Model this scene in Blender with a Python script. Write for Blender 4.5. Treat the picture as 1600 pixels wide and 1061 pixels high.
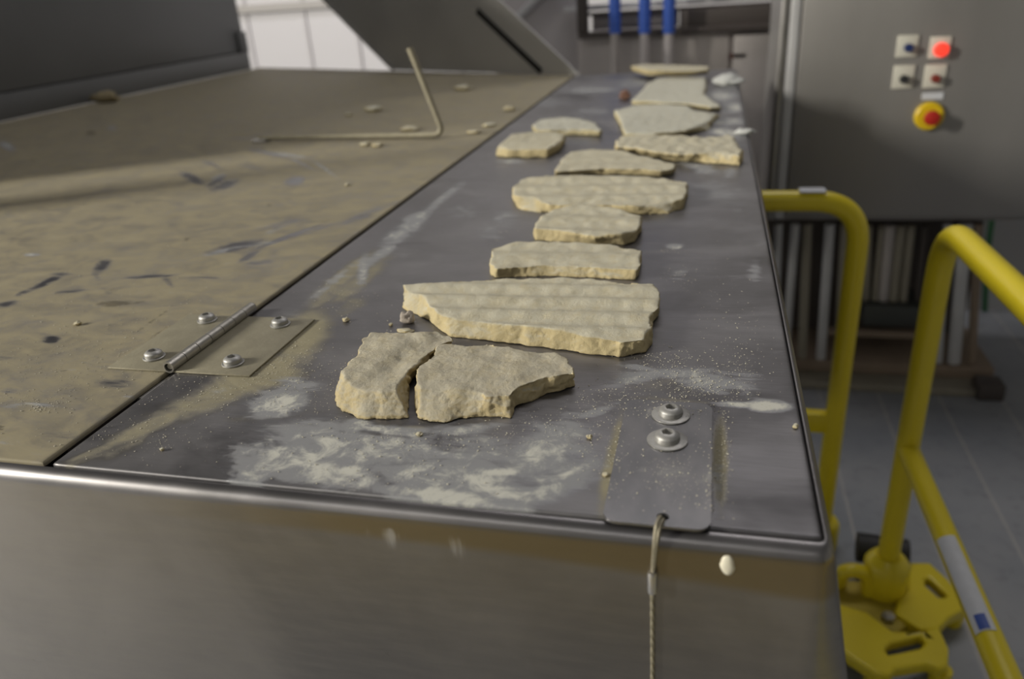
import bpy, bmesh, math, random
import numpy as np
from mathutils import Vector, Matrix, noise
S = bpy.context.scene
for o in list(bpy.data.objects): bpy.data.objects.remove(o)
COL = S.collection
PI = math.pi

# ---------------------------------------------------------------- camera
F = 1200.0                                   # focal length in pixels of a 1600 px frame
VY = np.array([1120., -45.])                 # where lines running away from us meet
_dx = 185.
_dy = (F*F+(VY[0]-800)*_dx)/(530.5-VY[1])
def _ray(px, py): return np.array([px-800., -(py-530.5), -F])
_Y = _ray(*VY); _Y /= np.linalg.norm(_Y)
_Z = -_ray(800+_dx, 530.5+_dy); _Z /= np.linalg.norm(_Z)
_X = np.cross(_Y, _Z)
R = np.stack([_X, _Y, _Z])
T = 0.90                                     # height of the table top
H = 0.25
CAM = np.array([0, 0, T+H])
cd = bpy.data.cameras.new('camera'); cam = bpy.data.objects.new('camera', cd); COL.objects.link(cam)
M = Matrix([list(R[i])+[CAM[i]] for i in range(3)]+[[0, 0, 0, 1]])
cam.matrix_world = M
cd.sensor_width = 36; cd.lens = 27.0; cd.clip_start = .02; cd.clip_end = 100
cd.dof.use_dof = True; cd.dof.focus_distance = 0.545; cd.dof.aperture_fstop = 5.0
S.camera = cam

def at_z(px, py, z=0.):                      # point of the photo on a horizontal plane, z above the table top
    d = R@_ray(px, py); return CAM+d*((T+z-CAM[2])/d[2])
def at_y(px, py, y):
    d = R@_ray(px, py); return CAM+d*(y/d[1])
def at_x(px, py, x):
    d = R@_ray(px, py); return CAM+d*(x/d[0])

# ---------------------------------------------------------------- world, lamps, exposure
W = bpy.data.worlds.new('hall'); S.world = W; W.use_nodes = True
bg = W.node_tree.nodes['Background']; bg.inputs[0].default_value = (.84, .815, .80, 1); bg.inputs[1].default_value = .085
S.view_settings.view_transform = 'Standard'; S.view_settings.look = 'None'
S.view_settings.gamma = 1; S.view_settings.use_curve_mapping = False
S.view_settings.exposure = 0.0
def area(name, loc, target, sx, sy, power, col=(1, 1, 1)):
    l = bpy.data.lights.new(name, 'AREA'); l.shape = 'RECTANGLE'; l.size = sx; l.size_y = sy
    l.energy = power; l.color = col
    o = bpy.data.objects.new(name, l); COL.objects.link(o); o.location = loc
    o.rotation_euler = (Vector(target)-Vector(loc)).to_track_quat('-Z', 'Y').to_euler()
    return o
area('hall_lamp', (-6.5, -2.3, 3.45), (-.5, .9, .9), .40, 1.5, 660, (1, .95, .84))      # low lamp on the left
area('ceiling_lamp_tube', (-1.0, -2.2, 3.6), (-.8, 0, .9), 3.0, .3, 11, (1, .98, .94))
area('ceiling_lamp_tube', (.2, 2.6, 3.9), (.2, 2.4, .9), 2.2, .5, 30, (1, .96, .95))
area('wall_lamp', (-2.9, 4.3, 3.2), (-3.0, 6, .9), 2.6, .3, 29, (1, .97, 1))
area('added_lid_fill', (-3.3, 3.6, 1.7), (-1.1, 2.6, .9), .3, .3, 1.5, (1, .93, .85))  # added fill light for the bright patch at the back of the lid

# ---------------------------------------------------------------- node helpers
def mat(name, col=(.5, .5, .5), rough=.5, metal=0., var=0., vscale=8., bump=0., bscale=60., stretch=(1, 1, 1), emit=None, spec=.5, rvar=0.):
    m = bpy.data.materials.new(name); m.use_nodes = True
    nt = m.node_tree; b = nt.nodes['Principled BSDF']
    b.inputs['Base Color'].default_value = (*col, 1); b.inputs['Roughness'].default_value = rough
    b.inputs['Metallic'].default_value = metal; b.inputs['Specular IOR Level'].default_value = spec
    tc = nt.nodes.new('ShaderNodeTexCoord'); mp = nt.nodes.new('ShaderNodeMapping'); mp.inputs['Scale'].default_value = stretch
    nt.links.new(tc.outputs['Object'], mp.inputs[0])
    n = nt.nodes.new('ShaderNodeTexNoise'); n.inputs['Scale'].default_value = vscale; n.inputs['Detail'].default_value = 6
    nt.links.new(mp.outputs[0], n.inputs[0])
    if var:
        mx = nt.nodes.new('ShaderNodeMix'); mx.data_type = 'RGBA'
        mx.inputs[6].default_value = (*[max(0, c*(1-var)) for c in col], 1); mx.inputs[7].default_value = (*[min(1, c*(1+var)) for c in col], 1)
        nt.links.new(n.outputs[0], mx.inputs[0]); nt.links.new(mx.outputs[2], b.inputs['Base Color'])
    if rvar:
        mr = nt.nodes.new('ShaderNodeMapRange'); mr.inputs[1].default_value = .3; mr.inputs[2].default_value = .7
        mr.inputs[3].default_value = rough-rvar; mr.inputs[4].default_value = rough+rvar
        nt.links.new(n.outputs[0], mr.inputs[0]); nt.links.new(mr.outputs[0], b.inputs['Roughness'])
    if bump:
        n2 = nt.nodes.new('ShaderNodeTexNoise'); n2.inputs['Scale'].default_value = bscale; n2.inputs['Detail'].default_value = 5
        nt.links.new(mp.outputs[0], n2.inputs[0])
        bp = nt.nodes.new('ShaderNodeBump'); bp.inputs['Strength'].default_value = bump; bp.inputs['Distance'].default_value = .002
        nt.links.new(n2.outputs[0], bp.inputs['Height']); nt.links.new(bp.outputs[0], b.inputs['Normal'])
    if emit:
        b.inputs['Emission Color'].default_value = (*emit[:3], 1); b.inputs['Emission Strength'].default_value = emit[3]
    return m

class NT:                                     # tiny helper for longer node graphs
    def __init__(s, name):
        s.m = bpy.data.materials.new(name); s.m.use_nodes = True; s.t = s.m.node_tree
        s.b = s.t.nodes['Principled BSDF']; s.tc = s.t.nodes.new('ShaderNodeTexCoord')
    def n(s, typ, **kw):
        n = s.t.nodes.new(typ)
        for k, v in kw.items(): setattr(n, k, v)
        return n
    def l(s, a, b): s.t.links.new(a, b)
    def noise(s, scale, detail=5, stretch=(1, 1, 1), rot=0, rough=.55, dist=0):
        mp = s.n('ShaderNodeMapping'); mp.inputs['Scale'].default_value = stretch; mp.inputs['Rotation'].default_value = (0, 0, rot)
        s.l(s.tc.outputs['Object'], mp.inputs[0]); n = s.n('ShaderNodeTexNoise')
        n.inputs['Scale'].default_value = scale; n.inputs['Detail'].default_value = detail; n.inputs['Roughness'].default_value = rough
        n.inputs['Distortion'].default_value = dist
        s.l(mp.outputs[0], n.inputs[0]); return n.outputs[0]
    def attr(s, name):
        a = s.n('ShaderNodeAttribute'); a.attribute_name = name; return a.outputs['Fac']
    def math(s, op, a, b=None, c=None, clamp=False):
        m = s.n('ShaderNodeMath', operation=op, use_clamp=clamp)
        for i, v in enumerate((a, b, c)):
            if v is None: continue
            if isinstance(v, (int, float)): m.inputs[i].default_value = v
            else: s.l(v, m.inputs[i])
        return m.outputs[0]
    def ramp(s, v, a, b, lo=0., hi=1.):
        m = s.n('ShaderNodeMapRange', interpolation_type='SMOOTHSTEP')
        for i, x in ((1, a), (2, b), (3, lo), (4, hi)): m.inputs[i].default_value = x
        s.l(v, m.inputs[0]); return m.outputs[0]
    def mix(s, f, a, b):
        m = s.n('ShaderNodeMix', data_type='RGBA')
        if isinstance(f, (int, float)): m.inputs[0].default_value = f
        else: s.l(f, m.inputs[0])
        for i, v in ((6, a), (7, b)):
            if isinstance(v, tuple): m.inputs[i].default_value = (*v, 1)
            else: s.l(v, m.inputs[i])
        return m.outputs[2]
    def mixf(s, f, a, b):
        m = s.n('ShaderNodeMix', data_type='FLOAT'); s.l(f, m.inputs[0])
        for i, v in ((2, a), (3, b)):
            if isinstance(v, (int, float)): m.inputs[i].default_value = v
            else: s.l(v, m.inputs[i])
        return m.outputs[0]
    def bump(s, h, strength, dist=.001):
        b = s.n('ShaderNodeBump'); b.inputs['Strength'].default_value = strength; b.inputs['Distance'].default_value = dist
        s.l(h, b.inputs['Height']); s.l(b.outputs[0], s.b.inputs['Normal'])

# steel top with grey paste smears and khaki dust; three vertex masks say where
def top_material(name, steel, dustcol, dust_base, specks, hz=1.):
    g = NT(name)
    brush = g.noise(40, 4, (1, 14, 1), .1)
    cloud = g.noise(9, 6, (1, 1.6, 1), .3, .6, .4)
    fine = g.noise(60, 8, (1, 1, 1), 0, .72, .6)
    mid = g.noise(22, 8, (1, 1.5, 1), .5, .65, .9)
    smear = g.attr('smear'); dust = g.attr('dust'); bare = g.attr('bare'); stain = g.attr('stain')
    base = g.mix(g.ramp(cloud, .3, .7), tuple(c*.72 for c in steel), tuple(min(1, c*1.22) for c in steel))
    base = g.mix(g.math('MULTIPLY', g.ramp(brush, .3, .8), .35), base, tuple(c*.6 for c in steel))
    wear = g.math('ADD', g.math('MULTIPLY', g.noise(34, 7, (1, 4, 1), -.5, .7, 1.2), .6), g.math('MULTIPLY', fine, .4))
    # khaki dust film
    dn = g.math('ADD', g.math('MULTIPLY', mid, .55), g.math('MULTIPLY', fine, .45))
    df = g.ramp(g.math('ADD', g.math('ADD', dust, dust_base), g.math('SUBTRACT', dn, .5)), .15, .75)
    df = g.math('SUBTRACT', df, g.ramp(g.math('MULTIPLY', bare, g.math('ADD', g.math('MULTIPLY', g.math('SUBTRACT', wear, .5), 2.8), .80)), .25, .90, 0, .85), clamp=True)
    film = g.mix(g.ramp(mid, .3, .7), tuple(c*.88 for c in dustcol), tuple(c*1.06 for c in dustcol))
    col = g.mix(df, base, film)
    haze = g.ramp(g.noise(5, 7, (1, 1.8, 1), .8, .62, .5), .38, .68, .03, .38*hz)
    haze = g.math('MULTIPLY', haze, g.math('SUBTRACT', 1.0, df))
    col = g.mix(haze, col, (.27, .262, .265))
    # paste smears: broken edge, thin wiped inside
    str_ = g.noise(26, 7, (1, 5, 1), 1.1, .65, .3)
    sn = g.math('ADD', g.math('MULTIPLY', mid, .75), g.math('MULTIPLY', str_, .45))
    sf = g.ramp(g.math('ADD', smear, g.math('MULTIPLY', g.math('SUBTRACT', sn, .6), 2.1)), .22, .62)
    thick = g.ramp(g.math('ADD', smear, g.math('MULTIPLY', g.math('SUBTRACT', fine, .5), 3.2)), .55, 1.25)
    scol = g.mix(thick, (.29, .295, .305), (.55, .545, .49))
    sf = g.math('MULTIPLY', sf, g.mixf(thick, .78, 1.0))
    wiped = g.noise(15, 7, (1, 6, 1), .35, .6, 1.4)
    wf = g.math('MULTIPLY', g.ramp(g.math('ADD', smear, g.math('MULTIPLY', g.math('SUBTRACT', wiped, .5), 1.6)), .15, .75), .62)
    col = g.mix(wf, col, (.235, .24, .255))
    col = g.mix(sf, col, scol)
    # powder speckles
    v = g.n('ShaderNodeTexVoronoi'); v.inputs['Scale'].default_value = 420
    g.l(g.tc.outputs['Object'], v.inputs[0])
    sp = g.math('MULTIPLY', g.ramp(v.outputs['Distance'], .16, .30, 1, 0), g.ramp(g.math('ADD', g.math('MULTIPLY', cloud, .6), g.math('MULTIPLY', g.math('MAXIMUM', smear, dust), .3)), .42, .75, 0, specks))
    sepc = g.n('ShaderNodeSeparateColor'); g.l(v.outputs['Color'], sepc.inputs[0])
    sp = g.math('MULTIPLY', sp, g.math('GREATER_THAN', sepc.outputs[0], .55))
    col = g.mix(sp, col, (.50, .49, .42))
    st = g.ramp(g.math('ADD', stain, g.math('MULTIPLY', g.math('SUBTRACT', wear, .5), 3.0)), .45, .95, 0, .65)
    col = g.mix(st, col, (.075, .065, .045))
    g.l(col, g.b.inputs['Base Color'])
    cover = g.math('MAXIMUM', g.math('MAXIMUM', df, haze), g.math('MAXIMUM', sf, sp))
    g.l(g.mixf(cover, .93, .0), g.b.inputs['Metallic'])
    g.l(g.mixf(cover, g.ramp(cloud, .2, .8, .26, .42), .75), g.b.inputs['Roughness'])
    g.b.inputs['Specular IOR Level'].default_value = .3
    g.bump(g.math('ADD', g.math('MULTIPLY', sf, g.math('ADD', fine, .5)), g.math('MULTIPLY', brush, .15)), .35, .0006)
    return g.m

M_TOP = top_material('stained_steel', (.19, .186, .195), (.29, .262, .175), -.16, .9)
M_LID = top_material('dusty_lid_steel', (.25, .25, .275), (.296, .260, .172), .62, .5, .1)

def front_material():
    g = NT('drawn_steel')
    cloud = g.noise(5, 6, (1, 1, .7), 0, .6, .5); br = g.noise(30, 5, (1, 1, 6)); fine = g.noise(70, 6)
    col = g.mix(g.ramp(cloud, .3, .7), (.205, .198, .203), (.30, .29, .296))
    col = g.mix(g.math('MULTIPLY', g.ramp(br, .3, .8), .25), col, (.33, .32, .30))
    # runs of splashed paste beneath the edge
    sm = g.attr('smear')
    st = g.noise(60, 5, (1, 1, .12), 0, .6, .2)
    sf = g.ramp(g.math('ADD', sm, g.math('MULTIPLY', g.math('SUBTRACT', st, .60), 3.2)), .35, .9, 0, .55)
    sf = g.math('MULTIPLY', sf, g.ramp(sm, .0, .25))
    yellow_refl = g.ramp(g.math('ADD', g.attr('dust'), g.math('MULTIPLY', g.math('SUBTRACT', cloud, .5), 1.1)), .25, 1.0, 0, .6)  # yellow floor reflection painted into the colour; the attribute holds its band
    col = g.mix(yellow_refl, col, (.23, .17, .055))
    sc = g.noise(13, 7, (1, 1, 1), 0, .7, 1.6)
    col = g.mix(g.ramp(sc, .63, .74, 0, .45), col, (.12, .115, .11))
    col = g.mix(sf, col, (.42, .42, .42))
    g.l(col, g.b.inputs['Base Color'])
    g.l(g.mixf(sf, .95, .1), g.b.inputs['Metallic'])
    g.l(g.ramp(cloud, .2, .8, .30, .42), g.b.inputs['Roughness'])
    g.bump(fine, .06, .0005)
    return g.m
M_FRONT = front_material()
M_STEEL = mat('steel', (.42, .41, .40), .34, .95, .2, 12, .1, 90, rvar=.08)
M_DUSTYSTEEL = mat('dusty_steel', (.30, .275, .20), .6, .35, .25, 60, .2, 300)
M_BARREL = mat('hinge_steel', (.40, .385, .35), .38, .8, .3, 90, .1, 300)
M_HINGEEDGE = mat('screw_steel', (.42, .415, .40), .5, .75, .15, 90, .1, 400)
M_WIRE = mat('wire', (.34, .31, .23), .5, .6, .3, 400, .3, 900)
M_FERR = mat('crimp_steel', (.55, .54, .54), .3, .95, .1, 60)
M_DARK = mat('dark_recess', (.02, .02, .02), .8)
M_GUARD = mat('grey_guard_steel', (.165, .17, .175), .5, .5, .2, 3, .05, 30, rvar=.06)
M_CHUTE = mat('chute_steel', (.60, .59, .57), .45, .6, .15, 5, rvar=.05)
M_YEL = mat('yellow_paint', (.72, .585, .02), .33, 0, .10, 5, .1, 40, spec=.55)
M_YELD = mat('worn_yellow_paint', (.42, .33, .035), .5, 0, .3, 16, .15, 60)
M_BLACK = mat('black_rubber', (.02, .02, .022), .6, 0, .2, 20)
M_WHITEWALL = mat('white_wall_panel', (.60, .585, .60), .6, 0, .03, 2)
M_CREAM = mat('cream_plastic', (.62, .60, .52), .4, 0, .05, 5)
M_LABEL = mat('label_white', (.62, .64, .68), .5, 0, .1, 60)
M_BLUELBL = mat('label_blue', (.05, .10, .38), .5)
M_BLUE = mat('blue_tube', (.05, .13, .55), .4, 0, .1, 9)
M_PINKTUBE = mat('grey_tube', (.62, .58, .58), .4, .3, .1, 9)
M_CABINET = mat('brushed_cabinet_steel', (.385, .372, .36), .45, .72, .22, 3.5, .05, 40, (1, 1, .35), rvar=.06)
M_MACH = mat('machine_steel', (.50, .465, .45), .5, .45, .22, 3, rvar=.05)
M_MACHD = mat('machine_dark', (.085, .072, .066), .6, .2, .2, 6)
M_SLAT = mat('slat_grey', (.58, .58, .59), .45, .3, .2, 9)
M_SLATB = mat('slat_beige', (.30, .275, .22), .6, .1, .25, 9)
M_BROWN = mat('brown_beam', (.25, .19, .14), .7, 0, .3, 9)
M_GREEN = mat('green_cable', (.06, .22, .09), .5)
M_WALLGREY = mat('wall_grey', (.33, .33, .33), .7, 0, .1, 2)
M_RED = mat('red_plastic', (.42, .02, .012), .4)
M_DKRED = mat('dark_red_plastic', (.20, .03, .02), .4)
M_DKBLUE = mat('dark_blue_plastic', (.015, .03, .12), .4)
M_REDLAMP = mat('red_lamp', (.35, .01, .005), .3, emit=(1, .055, .03, 1.15))
M_CREAMDROP = mat('cream_paste', (.78, .74, .60), .45, 0, .06, 200)

def slab_material(name, side, top, dirt=.0):
    g = NT(name)
    geo = g.n('ShaderNodeNewGeometry'); sx = g.n('ShaderNodeSeparateXYZ'); g.l(geo.outputs['Normal'], sx.inputs[0])
    big = g.noise(30, 6, rough=.6); fine = g.noise(380, 6, rough=.7); mid = g.noise(110, 6, rough=.7)
    powder = g.ramp(g.math('ADD', sx.outputs[2], g.math('MULTIPLY', g.math('SUBTRACT', big, .5), .9)), .45, .98)   # flour-like powder lies on the upward sides
    powder = g.math('MULTIPLY', powder, g.ramp(mid, .25, .6, .55, 1))
    col = g.mix(g.ramp(big, .3, .7), tuple(c*.85 for c in side), tuple(c*1.1 for c in side))
    col = g.mix(powder, col, top)
    col = g.mix(g.ramp(fine, .58, .74, 0, .35), col, tuple(c*.55 for c in side))
    col = g.mix(g.ramp(fine, .28, .42, .35, 0), col, (.70, .68, .56))
    if dirt: col = g.mix(g.ramp(mid, .5, .7, 0, dirt), col, (.19, .15, .10))
    g.l(col, g.b.inputs['Base Color']); g.b.inputs['Roughness'].default_value = .92
    g.b.inputs['Specular IOR Level'].default_value = .2
    grain = g.noise(900, 4, rough=.8)
    g.bump(g.math('ADD', g.math('MULTIPLY', mid, .6), g.math('ADD', fine, g.math('MULTIPLY', grain, .7))), .7, .0010)
    return g.m
M_SLAB = slab_material('beige_dough_cake', (.52, .435, .25), (.56, .53, .42))
M_SLABD = slab_material('browned_dough_cake', (.50, .415, .24), (.49, .455, .36), .10)
M_SLABW = slab_material('pale_dough_cake', (.52, .45, .27), (.57, .565, .49))
M_POWDER = mat('white_powder', (.52, .53, .51), .9, 0, .12, 60, .4, 200)
M_CHUNKG = mat('grey_pink_crumb', (.40, .35, .30), .9, 0, .2, 90, .5, 300)

# ---------------------------------------------------------------- object helpers
def link(name, me, m=None, parent=None, smooth=False):
    if isinstance(me, bmesh.types.BMesh):
        bm = me; me = bpy.data.meshes.new(name); bmesh.ops.recalc_face_normals(bm, faces=bm.faces); bm.to_mesh(me); bm.free()
    o = bpy.data.objects.new(name, me); COL.objects.link(o)
    if m: me.materials.append(m)
    if parent: o.parent = parent
    if smooth: me.polygons.foreach_set('use_smooth', [True]*len(me.polygons))
    return o
def smooth_by_angle(o, ang=35):
    me = o.data; me.polygons.foreach_set('use_smooth', [True]*len(me.polygons))
    me.set_sharp_from_angle(angle=math.radians(ang)) if hasattr(me, 'set_sharp_from_angle') else None
    return o
def thing(name, label, cat, loc=(0, 0, 0), group=None):
    o = bpy.data.objects.new(name, None); COL.objects.link(o); o.location = loc; o.empty_display_size = .05
    return tag(o, label, cat, group)
def tag(o, label, cat, group=None, kind=None):
    o['label'] = label; o['category'] = cat
    if group: o['group'] = group
    if kind: o['kind'] = kind
    return o
def structure(o): o['kind'] = 'structure'; return o
def part(name, bm, m, root, ang=35):           # mesh given in world coordinates, parented to an unrotated root
    o = link(name, bm, m); loc = Vector((0, 0, 0)); p = root
    while p is not None: loc += p.location; p = p.parent
    o.data.transform(Matrix.Translation(-loc)); o.parent = root
    return smooth_by_angle(o, ang)
def bx(bm, x0, x1, y0, y1, z0, z1, bev=0., seg=2):
    r = bmesh.ops.create_cube(bm, size=1)['verts']
    for v in r: v.co = Vector((x0+(v.co.x+.5)*(x1-x0), y0+(v.co.y+.5)*(y1-y0), z0+(v.co.z+.5)*(z1-z0)))
    if bev:
        es = list({e for v in r for e in v.link_edges})
        bmesh.ops.bevel(bm, geom=es, offset=bev, segments=seg, profile=.5, affect='EDGES')
    return bm
def box(*a, **k): return bx(bmesh.new(), *a, **k)
def tube(bm, pts, r, n=14, cap=True, closed=False):
    pts = [Vector(p) for p in pts]; rings = []
    m = len(pts); up = None
    for i, p in enumerate(pts):
        a = pts[i-1] if (i > 0 or closed) else p; b = pts[(i+1) % m] if (i < m-1 or closed) else p
        t = (b-a).normalized()
        if up is None:
            up = Vector((0, 0, 1)) if abs(t.z) < .9 else Vector((1, 0, 0))
        u = (up-t*up.dot(t)).normalized(); up = u; w = t.cross(u)
        rr = r[i] if isinstance(r, (list, tuple)) else r
        rings.append([bm.verts.new(p+(u*math.cos(2*PI*k/n)+w*math.sin(2*PI*k/n))*rr) for k in range(n)])
    for i in range(m if closed else m-1):
        A, B = rings[i], rings[(i+1) % m]
        for k in range(n): bm.faces.new((A[k], A[(k+1) % n], B[(k+1) % n], B[k]))
    if cap and not closed: bm.faces.new(rings[0][::-1]); bm.faces.new(rings[-1])
    return bm
def rounded(pts, r, seg=8):                     # polyline with rounded corners
    pts = [Vector(p) for p in pts]; out = [pts[0]]
    for i in range(1, len(pts)-1):
        a, p, b = pts[i-1], pts[i], pts[i+1]; u = (a-p).normalized(); v = (b-p).normalized()
        d = min(r, (a-p).length*.49, (b-p).length*.49); A = p+u*d; B = p+v*d
        for k in range(seg+1):
            t = k/seg; out.append((1-t)**2*A+2*t*(1-t)*p+t*t*B)
    out.append(pts[-1]); return out
def lathe(bm, c, prof, n=28, axis='z'):         # prof: (radius, height) from bottom to top
    c = Vector(c); rings = []
    for r, h in prof:
        ring = []
        for k in range(n):
            a = 2*PI*k/n
            d = Vector((math.cos(a)*r, math.sin(a)*r, h))
            if axis == 'y': d = Vector((d.x, -d.z, d.y))
            if axis == 'x': d = Vector((d.z, d.x, d.y))
            ring.append(bm.verts.new(c+d))
        rings.append(ring)
    for A, B in zip(rings, rings[1:]):
        for k in range(n): bm.faces.new((A[k], A[(k+1) % n], B[(k+1) % n], B[k]))
    bm.faces.new(rings[0][::-1]); bm.faces.new(rings[-1])
    return bm
def prism(bm, poly, z0, z1, holes=()):          # plate with holes
    start = len(bm.verts); loops = [poly]+list(holes); edges = []
    for lp in loops:
        vs = [bm.verts.new((p[0], p[1], z0)) for p in lp]
        edges += [bm.edges.new((vs[i], vs[(i+1) % len(vs)])) for i in range(len(vs))]
    r = bmesh.ops.triangle_fill(bm, use_beauty=True, edges=edges)
    fs = [g for g in r['geom'] if isinstance(g, bmesh.types.BMFace)]
    e = bmesh.ops.extrude_face_region(bm, geom=fs)
    for v in e['geom']:
        if isinstance(v, bmesh.types.BMVert): v.co.z = z1
    return bm

# masks: ellipses set down on the plate in metres, from two half-axis ends
def blob(cx, cy, rx, ry, ang=0, s=1., z=0.):
    c = at_z(cx, cy, z)[:2]; a = math.radians(ang)
    u = at_z(cx+rx*math.cos(a), cy+rx*math.sin(a), z)[:2]-c; v = at_z(cx-ry*math.sin(a), cy+ry*math.cos(a), z)[:2]-c
    return c, np.linalg.inv(np.array([u, v]).T), s
def mask(xy, blobs, soft=1.0):
    out = np.zeros(len(xy))
    for c, A, s in blobs:
        q = (xy-c)@A.T; d = np.sqrt((q**2).sum(1))
        out = np.maximum(out, s*np.clip(1.35-d*.85*soft, 0, 1))
    return out
def set_attr(me, name, val):
    a = me.attributes.new(name, 'FLOAT', 'POINT'); a.data.foreach_set('value', np.asarray(val, dtype=np.float32))

def plate(name, xs, yfun, ts, z1, z0, m, masks, parent):
    """dense sheet: columns at xs, rows by yfun(t, x); rounded rim turned down by thickness"""
    nx, ny = len(xs), len(ts)
    X = np.repeat(xs, ny); Tt = np.tile(ts, nx); Y = yfun(Tt, X)
    r = .0016
    V = [(x, y, z1) for x, y in zip(X, Y)]
    Fc = [(i*ny+j, (i+1)*ny+j, (i+1)*ny+j+1, i*ny+j+1) for i in range(nx-1) for j in range(ny-1)]
    rim = [i*ny for i in range(nx)]+[(nx-1)*ny+j for j in range(1, ny)]+[i*ny+ny-1 for i in range(nx-2, -1, -1)]+[j for j in range(ny-2, 0, -1)]
    nrm = []
    for q in rim:
        i, j = divmod(q, ny); nx_ = -1 if i == 0 else (1 if i == nx-1 else 0); ny_ = -1 if j == 0 else (1 if j == ny-1 else 0)
        l = math.hypot(nx_, ny_); nrm.append((nx_/l, ny_/l))
    prev = rim
    for a in (30, 60, 90, None):
        cur = []
        for q, (u, v) in zip(rim, nrm):
            x, y, _ = V[q]
            if a is None: V.append((x+u*r, y+v*r, z0))
            else: V.append((x+u*r*math.sin(math.radians(a)), y+v*r*math.sin(math.radians(a)), z1-r+r*math.cos(math.radians(a))))
            cur.append(len(V)-1)
        n = len(rim)
        Fc += [(prev[k], cur[k], cur[(k+1) % n], prev[(k+1) % n]) for k in range(n)]
        prev = cur
    Fc.append(tuple(prev[::-1]))
    me = bpy.data.meshes.new(name); me.from_pydata(V, [], Fc); me.update()
    xy = np.array([v[:2] for v in V])
    for k, v in masks.items(): set_attr(me, k, mask(xy, v))
    o = link(name, me, m, parent); smooth_by_angle(o, 50)
    return o

# ---------------------------------------------------------------- room
XR = 0.0590                                    # right edge of the table top
YF = 0.3195                                    # front edge
XG = -0.3905                                   # gap between lid and table
def floor_material():
    g = NT('floor_boards')
    sp = g.n('ShaderNodeSeparateXYZ'); g.l(g.tc.outputs['Object'], sp.inputs[0])
    fr = g.math('FRACT', g.math('ADD', g.math('MULTIPLY', sp.outputs[0], 6.2), .35))
    ln = g.ramp(g.math('ABSOLUTE', g.math('SUBTRACT', fr, .5)), .0, .035, .55, 0)
    cl = g.noise(2.5, 5); fi = g.noise(30, 5)
    col = g.mix(g.ramp(cl, .3, .7), (.235, .255, .285), (.32, .33, .35))
    col = g.mix(ln, col, (.52, .48, .45)); col = g.mix(g.ramp(fi, .5, .8, 0, .3), col, (.05, .05, .055))
    g.l(col, g.b.inputs['Base Color']); g.b.inputs['Roughness'].default_value = .5
    return g.m
structure(link('floor', box(-7, 5, -3.5, 6.1, -.06, 0), floor_material()))
structure(link('wall_back', box(-7, 5, 6.0, 6.12, 0, 4.2), M_WHITEWALL))
structure(link('wall_left', box(-7.1, -7, -3.5, 6.1, 0, 4.2), M_WALLGREY))
structure(link('wall_right', box(5, 5.1, -3.5, 6.1, 0, 4.2), M_WALLGREY))
structure(link('wall_front', box(-7, 5, -3.6, -3.5, 0, 4.2), M_WALLGREY))
# joints of the white wall panels
k = 0
for px in (392, 482, 560, 640, 860, 905):
    w = at_y(px, 60, 6.0); k += 1
    structure(link('trim_%d' % k, box(w[0]-.012, w[0]+.012, 5.985, 5.999, 0, 4.2), mat('joint_grey', (.50, .48, .49), .6)))
w = at_y(450, 10, 6.0); k += 1
structure(link('trim_%d' % k, box(-7, 5, 5.95, 5.999, w[2]-.03, w[2]+.03, bev=.005), mat('rail_grey', (.40, .38, .36), .6)))

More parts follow.
